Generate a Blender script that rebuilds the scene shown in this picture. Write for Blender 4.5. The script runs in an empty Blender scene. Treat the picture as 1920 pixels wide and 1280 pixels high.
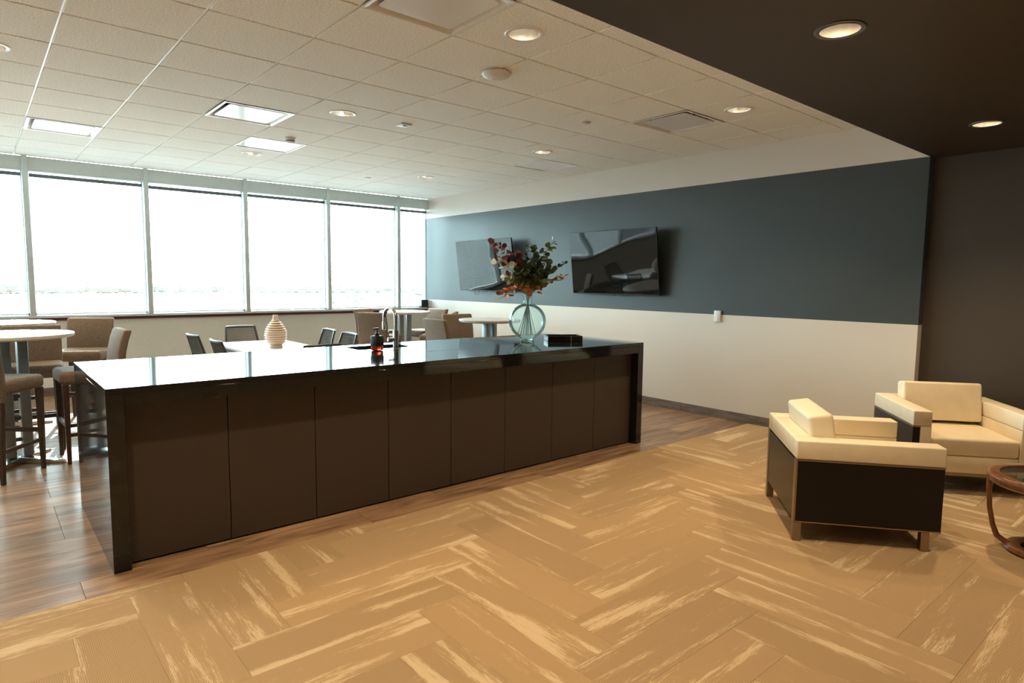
import bpy, bmesh, math, random
from mathutils import Vector, Matrix
random.seed(7)
SC = bpy.context.scene
COL = SC.collection
PI = math.pi

# ------------------------------------------------------------------ camera, sky, sun, exposure
F_PX, YAW, PITCH, ROLL, CAM_H = 1180.19, 0.7067, 0.0955, 0.0111, 1.5371
def make_camera():
    fw = Vector((math.sin(YAW)*math.cos(PITCH), math.cos(YAW)*math.cos(PITCH), -math.sin(PITCH)))
    r = Vector((math.cos(YAW), -math.sin(YAW), 0)); u = r.cross(fw)
    r2 = r*math.cos(ROLL)+u*math.sin(ROLL); u2 = -r*math.sin(ROLL)+u*math.cos(ROLL)
    cam = bpy.data.cameras.new('camera'); cam.sensor_width = 36; cam.lens = F_PX/1920*36
    cam.clip_start = .05; cam.clip_end = 800
    o = bpy.data.objects.new('camera', cam); COL.objects.link(o)
    m = Matrix((r2, u2, -fw)).transposed().to_4x4(); m.translation = (0, 0, CAM_H)
    o.matrix_world = m
    SC.camera = o
make_camera()
world = bpy.data.worlds.new('sky'); SC.world = world; world.use_nodes = True
bg = world.node_tree.nodes['Background']
bg.inputs[0].default_value = (.68, .94, 1.0, 1); bg.inputs[1].default_value = 21.5
sun = bpy.data.lights.new('sun', 'SUN'); sun.energy = 34; sun.angle = math.radians(.6); sun.color = (.98, .98, 1)
so = bpy.data.objects.new('sun', sun); COL.objects.link(so)
so.rotation_euler = Vector((-.22, -1, -.74)).to_track_quat('-Z', 'Y').to_euler()
SC.view_settings.view_transform = 'Standard'; SC.view_settings.look = 'None'
SC.view_settings.gamma = 1; SC.view_settings.use_curve_mapping = False
SC.view_settings.exposure = 0.12
SC.cycles.max_bounces = 8; SC.cycles.adaptive_threshold = .025; SC.cycles.caustics_refractive = False
DOWN_W, SOFF_W = 135, 125          # watts of one downlight in the tiled ceiling / in the dark soffit
WARM = (1, .73, .43)

# ------------------------------------------------------------------ room measures (metres)
XW, YW, ZC = 6.43, 9.978, 3.018          # television wall, window wall, tiled ceiling
ZBH, ZBL = 2.6625, 1.185                 # painted band of the television wall
SY = 1.924                               # soffit edge and end of the television wall
XD = 6.53                                # dark wall of the lounge
XL, YB = -4.42, -3.2                     # wall left of the frame, wall behind the camera
T = .6096                                # ceiling grid
GX, GY = 1.066, 2.650
CARPET_Y = 3.50
MULL = [.553-1.314*k for k in (3, 2, 1)]+[.553+1.314*k for k in range(5)]
SILL, HEAD = 1.035, 2.83

# ------------------------------------------------------------------ materials
MATS = {}
def nodes_of(name):
    m = bpy.data.materials.new(name); m.use_nodes = True
    return m, m.node_tree, m.node_tree.nodes['Principled BSDF']
def lin(c):
    return tuple(((x/255)/12.92 if x/255 <= .04045 else ((x/255+.055)/1.055)**2.4) for x in c)
def mat(name, col, rough=.5, metal=0, var=.06, scale=30, bump=0, bscale=200, stretch=None, coat=0, spec=.5, trans=0, ior=1.45):
    m, nt, b = nodes_of(name); N, L = nt.nodes, nt.links
    b.inputs['Roughness'].default_value = rough; b.inputs['Metallic'].default_value = metal
    b.inputs['Coat Weight'].default_value = coat; b.inputs['Coat Roughness'].default_value = .05
    b.inputs['Specular IOR Level'].default_value = spec; b.inputs['IOR'].default_value = ior
    b.inputs['Transmission Weight'].default_value = trans
    tc = N.new('ShaderNodeTexCoord'); mp = N.new('ShaderNodeMapping'); L.new(tc.outputs['Object'], mp.inputs[0])
    if stretch: mp.inputs['Scale'].default_value = stretch
    nz = N.new('ShaderNodeTexNoise'); nz.inputs['Scale'].default_value = scale; nz.inputs['Detail'].default_value = 4
    L.new(mp.outputs[0], nz.inputs[0])
    rp = N.new('ShaderNodeValToRGB'); e = rp.color_ramp.elements
    e[0].position, e[1].position = .3, .7
    e[0].color = tuple(max(0, c*(1-var)) for c in col)+(1,); e[1].color = tuple(min(1, c*(1+var)) for c in col)+(1,)
    L.new(nz.outputs['Fac'], rp.inputs[0]); L.new(rp.outputs[0], b.inputs['Base Color'])
    if bump:
        n2 = N.new('ShaderNodeTexNoise'); n2.inputs['Scale'].default_value = bscale; n2.inputs['Detail'].default_value = 3
        L.new(mp.outputs[0], n2.inputs[0])
        bp = N.new('ShaderNodeBump'); bp.inputs['Strength'].default_value = bump; bp.inputs['Distance'].default_value = .004
        L.new(n2.outputs['Fac'], bp.inputs['Height']); L.new(bp.outputs[0], b.inputs['Normal'])
    MATS[name] = m
    return m
def emit(name, col, s):
    m, nt, b = nodes_of(name)
    b.inputs['Base Color'].default_value = (.8, .8, .8, 1)
    b.inputs['Emission Color'].default_value = col+(1,); b.inputs['Emission Strength'].default_value = s
    MATS[name] = m
mat('white_paint', (.78, .75, .70), .55, var=.015, bump=.05, bscale=350)
mat('beige_paint', (.74, .78, .74), .6, var=.02, bump=.05, bscale=350)
mat('dark_paint', (.060, .045, .033), .42, var=.03, bump=.08, bscale=350)
mat('soffit_paint', (.044, .033, .024), .45, var=.03, bump=.08, bscale=350)
mat('tile', (.84, .845, .785), .9, var=.17, scale=95, bump=.6, bscale=130)
mat('grid_metal', (.80, .80, .78), .28, var=.01)
mat('white_metal', (.80, .80, .79), .3, var=.01)
mat('diffuser_metal', (.74, .74, .73), .16, var=.01)
mat('window_metal', (.68, .77, .78), .35, var=.02)
mat('maroon_strip', (.11, .045, .04), .5, var=.05)
mat('base_board', (.16, .125, .10), .45, var=.35, scale=6, stretch=(1, 1, 6))
mat('slab', (.3, .27, .22), .9)
mat('door_laminate', (.060, .046, .037), .48, var=.16, scale=260, bump=.15, bscale=500)
mat('gap_black', (.008, .007, .006), .7)
mat('steel', (.62, .60, .57), .22, metal=1, var=.03)
mat('dark_steel', (.20, .22, .23), .38, metal=1, var=.05)
mat('chrome', (.8, .8, .8), .12, metal=1, var=.02)
mat('bronze_metal', (.34, .28, .21), .35, metal=1, var=.05)
mat('cream_leather', (.86, .76, .57), .42, var=.035, scale=12, bump=.10, bscale=260)
mat('espresso_wood', (.005, .0032, .0026), .34, var=.3, scale=14, stretch=(1, 1, 10), coat=.1, spec=.35)
mat('walnut', (.05, .028, .018), .38, var=.35, scale=18, stretch=(6, 6, 1))
mat('cherry_wood', (.19, .078, .030), .28, var=.35, scale=12, stretch=(3, 3, 1), coat=.3)
mat('stool_fabric', (.190, .148, .112), .9, var=.40, scale=95, bump=.6, bscale=150, stretch=(1, 1, 2.2))
mat('tabletop_white', (.74, .73, .70), .16, var=.02)
mat('tabletop_grey', (.52, .50, .47), .2, var=.06)
mat('ceramic', (.80, .66, .56), .6, var=.04, scale=20, bump=.1)
mat('black_plastic', (.018, .019, .021), .4, var=.1)
mat('chair_plastic', (.05, .058, .064), .35, var=.08)
mat('chair_mesh', (.07, .068, .065), .5, var=.1)
mat('tv_screen', (.004, .005, .006), .04, var=.05, spec=.58)
mat('tv_body', (.012, .012, .013), .35)
mat('plate_white', (.72, .72, .70), .4, var=.01)
mat('black_marble', (.012, .011, .011), .35, var=.6, scale=9, spec=.15)
mat('soap_red', (.62, .07, .03), .12, var=.08, trans=.6)
mat('water_glass', (.75, .95, .93), .02, var=.01, trans=1, ior=1.45)
mat('glass_green', (.80, .92, .90), .03, var=.01, trans=1)
mat('leaf_green', (.085, .115, .042), .5, var=.35, scale=25)
mat('leaf_bright', (.17, .22, .05), .5, var=.3, scale=25)
mat('leaf_teal', (.035, .070, .055), .5, var=.3, scale=25)
mat('leaf_burgundy', (.23, .065, .060), .5, var=.35, scale=25)
mat('leaf_white', (.72, .66, .54), .6, var=.1, scale=25)
mat('leaf_peach', (.62, .22, .09), .6, var=.25, scale=25)
mat('leaf_tan', (.42, .24, .10), .6, var=.25, scale=25)
mat('stem', (.09, .07, .035), .6, var=.3)
mat('concrete_ground', (.14, .15, .145), .9, var=.12, scale=.05)
mat('tree_leaf', (.07, .09, .05), .9, var=.4, scale=2)
mat('tree_bark', (.10, .07, .05), .9, var=.3, scale=3)
emit('lamp', (1, .87, .70), 5.5)
mat('reflector', (.90, .87, .82), .26, metal=1, var=.02)

def band_wall():
    m, nt, b = nodes_of('band_wall'); N, L = nt.nodes, nt.links
    b.inputs['Roughness'].default_value = .43; b.inputs['Specular IOR Level'].default_value = .42
    tc = N.new('ShaderNodeTexCoord'); sp = N.new('ShaderNodeSeparateXYZ'); L.new(tc.outputs['Object'], sp.inputs[0])
    a = N.new('ShaderNodeMath'); a.operation = 'GREATER_THAN'; a.inputs[1].default_value = ZBL; L.new(sp.outputs[2], a.inputs[0])
    c = N.new('ShaderNodeMath'); c.operation = 'LESS_THAN'; c.inputs[1].default_value = ZBH; L.new(sp.outputs[2], c.inputs[0])
    k = N.new('ShaderNodeMath'); k.operation = 'MULTIPLY'; L.new(a.outputs[0], k.inputs[0]); L.new(c.outputs[0], k.inputs[1])
    nz = N.new('ShaderNodeTexNoise'); nz.inputs['Scale'].default_value = 2; L.new(tc.outputs['Object'], nz.inputs[0])
    blue = N.new('ShaderNodeMix'); blue.data_type = 'RGBA'
    blue.inputs['A'].default_value = (.044, .053, .055, 1); blue.inputs['B'].default_value = (.048, .057, .059, 1)
    L.new(nz.outputs['Fac'], blue.inputs['Factor'])
    mx = N.new('ShaderNodeMix'); mx.data_type = 'RGBA'; L.new(k.outputs[0], mx.inputs['Factor'])
    mx.inputs['A'].default_value = (.66, .60, .53, 1); L.new(blue.outputs['Result'], mx.inputs['B'])
    L.new(mx.outputs['Result'], b.inputs['Base Color'])
    n2 = N.new('ShaderNodeTexNoise'); n2.inputs['Scale'].default_value = 350; L.new(tc.outputs['Object'], n2.inputs[0])
    bp = N.new('ShaderNodeBump'); bp.inputs['Strength'].default_value = .06; bp.inputs['Distance'].default_value = .004
    L.new(n2.outputs['Fac'], bp.inputs['Height']); L.new(bp.outputs[0], b.inputs['Normal'])
    MATS['band_wall'] = m
band_wall()

def granite():
    m, nt, b = nodes_of('granite'); N, L = nt.nodes, nt.links
    b.inputs['Roughness'].default_value = .06; b.inputs['Specular IOR Level'].default_value = .48
    tc = N.new('ShaderNodeTexCoord')
    v = N.new('ShaderNodeTexVoronoi'); v.inputs['Scale'].default_value = 260; L.new(tc.outputs['Object'], v.inputs[0])
    nz = N.new('ShaderNodeTexNoise'); nz.inputs['Scale'].default_value = 45; nz.inputs['Detail'].default_value = 6; L.new(tc.outputs['Object'], nz.inputs[0])
    r1 = N.new('ShaderNodeValToRGB'); e = r1.color_ramp.elements
    e[0].position, e[1].position = .48, .72; e[0].color = (.008, .009, .0088, 1); e[1].color = (.016, .017, .016, 1)
    L.new(nz.outputs['Fac'], r1.inputs[0])
    r2 = N.new('ShaderNodeValToRGB'); e = r2.color_ramp.elements
    e[0].position, e[1].position = .04, .12; e[0].color = (1, 1, 1, 1); e[1].color = (0, 0, 0, 1)
    L.new(v.outputs['Distance'], r2.inputs[0])
    mx = N.new('ShaderNodeMix'); mx.data_type = 'RGBA'; L.new(r2.outputs[0], mx.inputs['Factor'])
    L.new(r1.outputs[0], mx.inputs['A']); mx.inputs['B'].default_value = (.10, .095, .085, 1)
    L.new(mx.outputs['Result'], b.inputs['Base Color'])
    MATS['granite'] = m
granite()

def plank_coords(N, L, jump):
    """object coordinates shifted by each piece's own random number"""
    tc = N.new('ShaderNodeTexCoord'); oi = N.new('ShaderNodeObjectInfo')
    mu = N.new('ShaderNodeMath'); mu.operation = 'MULTIPLY'; mu.inputs[1].default_value = jump; L.new(oi.outputs['Random'], mu.inputs[0])
    cb = N.new('ShaderNodeCombineXYZ')
    for k in range(3): L.new(mu.outputs[0], cb.inputs[k])
    ad = N.new('ShaderNodeVectorMath'); ad.operation = 'ADD'; L.new(tc.outputs['Object'], ad.inputs[0]); L.new(cb.outputs[0], ad.inputs[1])
    return tc, oi, ad
def carpet():
    m, nt, b = nodes_of('carpet'); N, L = nt.nodes, nt.links
    b.inputs['Roughness'].default_value = 1; b.inputs['Specular IOR Level'].default_value = .1
    tc, oi, ad = plank_coords(N, L, 37)
    def noise(scale, st, det=3, rough=.6):
        mp = N.new('ShaderNodeMapping'); mp.inputs['Scale'].default_value = st; L.new(ad.outputs[0], mp.inputs[0])
        nz = N.new('ShaderNodeTexNoise'); nz.inputs['Scale'].default_value = scale; nz.inputs['Detail'].default_value = det
        nz.inputs['Roughness'].default_value = rough; L.new(mp.outputs[0], nz.inputs[0]); return nz.outputs['Fac']
    def math_(op, a, c):
        n = N.new('ShaderNodeMath'); n.operation = op
        for k, x in enumerate((a, c)):
            if isinstance(x, (int, float)): n.inputs[k].default_value = x
            else: L.new(x, n.inputs[k])
        return n.outputs[0]
    patch = noise(1.0, (1.0, 9.5, 1), 2, .5)              # broad worn streaks along the plank
    fine = noise(1.0, (22, 300, 1), 3, .8)              # yarn-scale break-up
    mid = noise(1.0, (6, 90, 1), 4, .75)
    s = math_('ADD', math_('MULTIPLY', patch, .55), math_('ADD', math_('MULTIPLY', fine, .20), math_('MULTIPLY', mid, .25)))
    rp = N.new('ShaderNodeValToRGB'); e = rp.color_ramp.elements
    e[0].position, e[1].position = .538, .585; e[0].color = (0, 0, 0, 1); e[1].color = (1, 1, 1, 1); L.new(s, rp.inputs[0])
    sp = N.new('ShaderNodeSeparateXYZ'); L.new(tc.outputs['Object'], sp.inputs[0])
    rib = math_('ADD', math_('MULTIPLY', math_('SINE', math_('MULTIPLY', sp.outputs[1], 2*PI/.0074), 0), .5), .5)
    base = N.new('ShaderNodeMix'); base.data_type = 'RGBA'; L.new(rib, base.inputs['Factor'])
    base.inputs['A'].default_value = (.340, .236, .134, 1); base.inputs['B'].default_value = (.430, .304, .179, 1)
    tone = N.new('ShaderNodeHueSaturation'); L.new(base.outputs['Result'], tone.inputs['Color'])
    L.new(math_('ADD', math_('MULTIPLY', oi.outputs['Random'], .16), .92), tone.inputs['Value'])
    mx = N.new('ShaderNodeMix'); mx.data_type = 'RGBA'; L.new(math_('MULTIPLY', rp.outputs[0], math_('ADD', math_('MULTIPLY', rib, .30), .55)), mx.inputs['Factor'])
    L.new(tone.outputs[0], mx.inputs['A']); mx.inputs['B'].default_value = (.68, .55, .38, 1)
    L.new(mx.outputs['Result'], b.inputs['Base Color'])
    bp = N.new('ShaderNodeBump'); bp.inputs['Strength'].default_value = .35; bp.inputs['Distance'].default_value = .003
    L.new(math_('ADD', rib, fine), bp.inputs['Height']); L.new(bp.outputs[0], b.inputs['Normal'])
    MATS['carpet'] = m
carpet()
def wood_floor():
    m, nt, b = nodes_of('wood_floor'); N, L = nt.nodes, nt.links
    b.inputs['Roughness'].default_value = .30; b.inputs['Specular IOR Level'].default_value = .5
    tc, oi, ad = plank_coords(N, L, 53)
    mp = N.new('ShaderNodeMapping'); mp.inputs['Scale'].default_value = (1.3, 9, 1); L.new(ad.outputs[0], mp.inputs[0])
    nz = N.new('ShaderNodeTexNoise'); nz.inputs['Scale'].default_value = 1.6; nz.inputs['Detail'].default_value = 7; nz.inputs['Distortion'].default_value = .8
    L.new(mp.outputs[0], nz.inputs[0])
    rp = N.new('ShaderNodeValToRGB'); e = rp.color_ramp.elements
    e[0].position, e[1].position = .30, .72; e[0].color = (.115, .068, .040, 1); e[1].color = (.36, .235, .140, 1)
    x = e.new(.5); x.color = (.245, .150, .088, 1)
    L.new(nz.outputs['Fac'], rp.inputs[0])
    hs = N.new('ShaderNodeHueSaturation'); L.new(rp.outputs[0], hs.inputs['Color'])
    mu = N.new('ShaderNodeMath'); mu.operation = 'MULTIPLY_ADD'; mu.inputs[1].default_value = .4; mu.inputs[2].default_value = .8
    L.new(oi.outputs['Random'], mu.inputs[0]); L.new(mu.outputs[0], hs.inputs['Value'])
    L.new(hs.outputs[0], b.inputs['Base Color'])
    mp2 = N.new('ShaderNodeMapping'); mp2.inputs['Scale'].default_value = (6, 160, 1); L.new(ad.outputs[0], mp2.inputs[0])
    n2 = N.new('ShaderNodeTexNoise'); n2.inputs['Scale'].default_value = 1; L.new(mp2.outputs[0], n2.inputs[0])
    bp = N.new('ShaderNodeBump'); bp.inputs['Strength'].default_value = .12; bp.inputs['Distance'].default_value = .002
    L.new(n2.outputs['Fac'], bp.inputs['Height']); L.new(bp.outputs[0], b.inputs['Normal'])
    MATS['wood_floor'] = m
wood_floor()
def thin_glass(name, tint, gloss):
    m = bpy.data.materials.new(name); m.use_nodes = True; nt = m.node_tree; N, L = nt.nodes, nt.links
    N.remove(N['Principled BSDF'])
    t = N.new('ShaderNodeBsdfTransparent'); t.inputs[0].default_value = tint+(1,)
    g = N.new('ShaderNodeBsdfGlossy'); g.inputs['Roughness'].default_value = .02
    fr = N.new('ShaderNodeFresnel'); fr.inputs[0].default_value = gloss
    mx = N.new('ShaderNodeMixShader'); L.new(fr.outputs[0], mx.inputs[0]); L.new(t.outputs[0], mx.inputs[1]); L.new(g.outputs[0], mx.inputs[2])
    L.new(mx.outputs[0], N['Material Output'].inputs[0]); MATS[name] = m
thin_glass('window_glass', (.96, .985, .98), 1.3)
def vase_glass():
    m = bpy.data.materials.new('vase_glass'); m.use_nodes = True; nt = m.node_tree; N, L = nt.nodes, nt.links
    N.remove(N['Principled BSDF'])
    t = N.new('ShaderNodeBsdfTransparent'); t.inputs[0].default_value = (.86, .95, .95, 1)
    g = N.new('ShaderNodeBsdfGlossy'); g.inputs['Roughness'].default_value = .03
    d = N.new('ShaderNodeBsdfDiffuse'); d.inputs[0].default_value = (.70, .90, .90, 1)
    tr = N.new('ShaderNodeBsdfTranslucent'); tr.inputs[0].default_value = (.72, .95, .95, 1)
    ad = N.new('ShaderNodeMixShader'); ad.inputs[0].default_value = .7; L.new(d.outputs[0], ad.inputs[1]); L.new(tr.outputs[0], ad.inputs[2])
    lw = N.new('ShaderNodeLayerWeight'); lw.inputs[0].default_value = .35
    ma = N.new('ShaderNodeMath'); ma.operation = 'MULTIPLY_ADD'; ma.inputs[1].default_value = .22; ma.inputs[2].default_value = .16; L.new(lw.outputs['Facing'], ma.inputs[0])
    m1 = N.new('ShaderNodeMixShader'); L.new(ma.outputs[0], m1.inputs[0]); L.new(t.outputs[0], m1.inputs[1]); L.new(ad.outputs[0], m1.inputs[2])
    fr = N.new('ShaderNodeFresnel'); fr.inputs[0].default_value = 1.18
    mx = N.new('ShaderNodeMixShader'); L.new(fr.outputs[0], mx.inputs[0]); L.new(m1.outputs[0], mx.inputs[1]); L.new(g.outputs[0], mx.inputs[2])
    L.new(mx.outputs[0], N['Material Output'].inputs[0]); MATS['vase_glass'] = m
vase_glass()
def slat_mat():
    m = bpy.data.materials.new('slat'); m.use_nodes = True; nt = m.node_tree; N, L = nt.nodes, nt.links
    b = N['Principled BSDF']; b.inputs['Base Color'].default_value = (.48, .51, .52, 1); b.inputs['Roughness'].default_value = .45
    t = N.new('ShaderNodeBsdfTranslucent'); t.inputs[0].default_value = (.6, .63, .63, 1)
    mx = N.new('ShaderNodeMixShader'); mx.inputs[0].default_value = .35
    L.new(b.outputs[0], mx.inputs[1]); L.new(t.outputs[0], mx.inputs[2]); L.new(mx.outputs[0], N['Material Output'].inputs[0])
    MATS['slat'] = m
slat_mat()

# ------------------------------------------------------------------ mesh helpers
class MB:
    def __init__(s): s.v, s.f = [], []
    def add(s, vs, fs, M=None):
        n = len(s.v)
        s.v += [tuple(M @ Vector(p)) if M else tuple(p) for p in vs]
        s.f += [tuple(i+n for i in f) for f in fs]
        return s
    def box(s, x0, x1, y0, y1, z0, z1, M=None):
        vs = [(x, y, z) for z in (z0, z1) for y in (y0, y1) for x in (x0, x1)]
        return s.add(vs, [(0, 2, 3, 1), (4, 5, 7, 6), (0, 1, 5, 4), (2, 6, 7, 3), (0, 4, 6, 2), (1, 3, 7, 5)], M)
    def taper(s, cx, cy, z0, z1, w0, w1, dx=0, dy=0, M=None):
        """square post, width w0 at z0 and w1 at z1, top shifted by dx, dy"""
        vs = [(cx+a*w0/2, cy+b*w0/2, z0) for b in (-1, 1) for a in (-1, 1)]+[(cx+dx+a*w1/2, cy+dy+b*w1/2, z1) for b in (-1, 1) for a in (-1, 1)]
        return s.add(vs, [(0, 2, 3, 1), (4, 5, 7, 6), (0, 1, 5, 4), (2, 6, 7, 3), (0, 4, 6, 2), (1, 3, 7, 5)], M)
    def lathe(s, prof, n=32, cx=0, cy=0, M=None, cap=True):
        vs, fs = [], []
        for r, z in prof:
            for k in range(n):
                a = 2*PI*k/n; vs.append((cx+r*math.cos(a), cy+r*math.sin(a), z))
        for i in range(len(prof)-1):
            for k in range(n):
                k2 = (k+1) % n; fs.append((i*n+k, i*n+k2, (i+1)*n+k2, (i+1)*n+k))
        if cap:
            if prof[0][0] > 1e-5: fs.append(tuple(range(n))[::-1])
            if prof[-1][0] > 1e-5: fs.append(tuple((len(prof)-1)*n+k for k in range(n)))
        return s.add(vs, fs, M)
    def tube(s, pts, rad, n=10, M=None, closed=False, flat=1.0):
        pts = [Vector(p) for p in pts]; m = len(pts)
        rad = [rad]*m if isinstance(rad, (int, float)) else rad
        vs, fs = [], []; up = None
        for i, p in enumerate(pts):
            if closed: d = pts[(i+1) % m]-pts[i-1]
            else: d = pts[min(i+1, m-1)]-pts[max(i-1, 0)]
            d.normalize()
            if up is None: up = Vector((0, 0, 1)) if abs(d.z) < .9 else Vector((1, 0, 0))
            a = d.cross(up); a.normalize(); b_ = a.cross(d); up = b_
            for k in range(n):
                t = 2*PI*k/n; vs.append(p+a*math.cos(t)*rad[i]+b_*math.sin(t)*rad[i]*flat)
        for i in range(m if closed else m-1):
            j = (i+1) % m
            for k in range(n):
                k2 = (k+1) % n; fs.append((i*n+k, i*n+k2, j*n+k2, j*n+k))
        if not closed: fs.append(tuple(range(n))[::-1]); fs.append(tuple((m-1)*n+k for k in range(n)))
        return s.add(vs, fs, M)
    def prism(s, poly, z0, z1, M=None):
        n = len(poly)
        vs = [(x, y, z0) for x, y in poly]+[(x, y, z1) for x, y in poly]
        fs = [tuple(range(n))[::-1], tuple(range(n, 2*n))]+[(k, (k+1) % n, n+(k+1) % n, n+k) for k in range(n)]
        return s.add(vs, fs, M)
    def mesh(s, name, bevel=0, seg=2, angle=40):
        me = bpy.data.meshes.new(name); me.from_pydata(s.v, [], s.f)
        bm = bmesh.new(); bm.from_mesh(me)
        bmesh.ops.recalc_face_normals(bm, faces=bm.faces)
        if bevel:
            es = [e for e in bm.edges if len(e.link_faces) == 2 and e.calc_face_angle(0) > math.radians(30)]
            bmesh.ops.bevel(bm, geom=es, offset=bevel, segments=seg, profile=.5, affect='EDGES', clamp_overlap=True)
        for f in bm.faces: f.smooth = True
        bm.to_mesh(me); bm.free()
        me.set_sharp_from_angle(angle=math.radians(angle))
        return me
    def build(s, name, m, parent=None, bevel=0, seg=2, angle=40):
        return link(name, s.mesh(name, bevel, seg, angle), m, parent)
def link(name, me, m=None, parent=None, loc=None, rz=None):
    if m and not me.materials: me.materials.append(MATS[m])
    o = bpy.data.objects.new(name, me); COL.objects.link(o)
    if parent: o.parent = parent
    if loc: o.location = loc
    if rz is not None: o.rotation_euler = (0, 0, rz)
    return o
def tag(o, label=None, cat=None, group=None, kind=None):
    for k, v in (('label', label), ('category', cat), ('group', group), ('kind', kind)):
        if v: o[k] = v
    return o
def thing(name, label, cat, loc=(0, 0, 0), rz=0, group=None):
    o = bpy.data.objects.new(name, None); COL.objects.link(o); o.empty_display_size = .1
    o.location = loc; o.rotation_euler = (0, 0, rz)
    return tag(o, label, cat, group)
def struct(o, label=None): return tag(o, label, None, None, 'structure')
def copy_tree(o, label, loc, rz, parent=None):
    kids = [c for c in o.children]
    c = o.copy(); COL.objects.link(c); c.parent = parent
    if label: c['label'] = label; c.location = loc; c.rotation_euler = (0, 0, rz)
    for k in kids: copy_tree(k, None, None, None, c)
    return c
def holed(name, m, x0, x1, y0, y1, z0, z1, holes, parent=None, n=32):
    """flat slab with round holes (x, y, radius)"""
    cu = bpy.data.curves.new(name, 'CURVE'); cu.dimensions = '2D'; cu.fill_mode = 'BOTH'; cu.extrude = (z1-z0)/2
    def sp(pts):
        s_ = cu.splines.new('POLY'); s_.points.add(len(pts)-1); s_.use_cyclic_u = True
        for p, q in zip(s_.points, pts): p.co = (q[0], q[1], 0, 1)
    sp([(x0, y0), (x1, y0), (x1, y1), (x0, y1)])
    for hx, hy, r in holes: sp([(hx+r*math.cos(2*PI*k/n), hy+r*math.sin(2*PI*k/n)) for k in range(n)])
    t = bpy.data.objects.new(name+'_curve', cu); COL.objects.link(t)
    me = bpy.data.meshes.new_from_object(t.evaluated_get(bpy.context.evaluated_depsgraph_get()))
    COL.objects.unlink(t); bpy.data.objects.remove(t); bpy.data.curves.remove(cu)
    me.name = name; me.transform(Matrix.Translation((0, 0, (z0+z1)/2)))
    me.materials.clear()
    return link(name, me, m, parent)

# ------------------------------------------------------------------ floor: slab, wood planks, carpet planks
floor = struct(MB().box(XL, XD+.3, YB, YW+.15, -.12, -.012).build('floor', 'slab'), 'floor of wide wood planks and herringbone tan carpet')
back_carpet = MB().box(XL, -1.8, YB, CARPET_Y, -.012, .004).box(-1.8, XD, YB, -.8, -.012, .004).build('carpet_field', 'carpet', floor)
PLW, PLL = .2286, 1.524
plank_full = MB().box(-PLL/2+.0008, PLL/2-.0008, -PLW/2+.0008, PLW/2-.0008, -.012, 0).mesh('wood_plank', .0012, 1)
row, y = 0, CARPET_Y
while y < YW:
    y1 = min(y+PLW, YW)
    x = .33-PLL*(4+random.choice((.0, .33, .6, .8)) if row else 4)
    while x < XW:
        a, c = max(x, XL), min(x+PLL, XW)
        if c-a > .05:
            full = c-a > PLL-.001 and y1-y > PLW-.001
            me = plank_full if full else MB().box(a-(x+PLL/2)+.0008, c-(x+PLL/2)-.0008, -PLW/2+.0008, y1-y-PLW/2-.0008, -.012, 0).mesh('wood_plank', .0012, 1)
            link('wood_plank', me, 'wood_floor', floor, (x+PLL/2, y+PLW/2, 0))
        x += PLL
    y += PLW; row += 1
# herringbone carpet: 0.25 x 1 m planks
CW, CL = .25, 1.0
carpet_full = MB().box(-CL/2+.0003, CL/2-.0003, -CW/2+.0003, CW/2-.0003, -.012, .004).mesh('carpet_plank', .0007, 1)
def carpet_piece(x0, y0, vertical):
    w, h = (CW, CL) if vertical else (CL, CW)
    a0, a1, b0, b1 = max(x0, -1.8), min(x0+w, XD), max(y0, -.8), min(y0+h, CARPET_Y)
    if a1-a0 < .02 or b1-b0 < .02: return
    if a0 > XW-.01 and b0 > SY: return
    cx, cy = x0+w/2, y0+h/2
    if a1-a0 > w-.001 and b1-b0 > h-.001: me = carpet_full
    elif vertical: me = MB().box(b0-cy+.0003, b1-cy-.0003, -(a1-cx)+.0003, -(a0-cx)-.0003, -.012, .004).mesh('carpet_plank', .0007, 1)
    else: me = MB().box(a0-cx+.0003, a1-cx-.0003, b0-cy+.0003, b1-cy-.0003, -.012, .004).mesh('carpet_plank', .0007, 1)
    link('carpet_plank', me, 'carpet', floor, (cx, cy, 0), PI/2 if vertical else 0)
for j in range(-6, 7):
    for k in range(-40, 41):
        ox, oy = 2.24+k*CW+j*CL, 2.14+k*CW-j*CL
        carpet_piece(ox, oy, True); carpet_piece(ox+CW, oy, False)

# ------------------------------------------------------------------ walls
struct(MB().box(XW, XW+.30, SY, YW+.15, -.02, ZC+.2).build('wall_right', 'band_wall'), 'white side wall with a wide slate blue painted band')
struct(MB().box(XD, XD+.2, YB, SY-.001, -.02, ZC+.2).build('wall_lounge', 'dark_paint'), 'dark brown wall of the lounge corner')
struct(MB().box(XL-.15, XL, YB-.15, YW+.15, -.02, ZC+.2).build('wall_left', 'white_paint'), 'plain white wall outside the frame')
struct(MB().box(XL, XD+.2, YB-.15, YB, -.02, ZC+.2).build('wall_back', 'dark_paint'), 'dark brown wall behind the viewer')
struct(MB().box(XL, XW, YW, YW+.15, -.02, .965).build('wall_window', 'beige_paint'), 'low beige wall under the windows')
bb = struct(thing('baseboard_right', 'dark wood-look baseboard along the white wall', None))
del bb['label']; bb['label'] = 'dark wood-look baseboard along the white wall'
yy = SY
while yy < YW-.01:
    y2 = min(yy+1.22, YW-.012)
    MB().box(XW-.012, XW, yy+.0006, y2-.0006, .0, .102).build('board', 'base_board', bb, .002, 1)
    yy += 1.22
struct(MB().box(XL, XW, YW-.012, YW, 0, .102).build('baseboard_window', 'base_board'), 'dark baseboard under the windows')
struct(MB().box(XD-.012, XD, YB, SY-.02, .004, .102).build('baseboard_lounge', 'base_board'), 'dark baseboard of the lounge wall')

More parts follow.
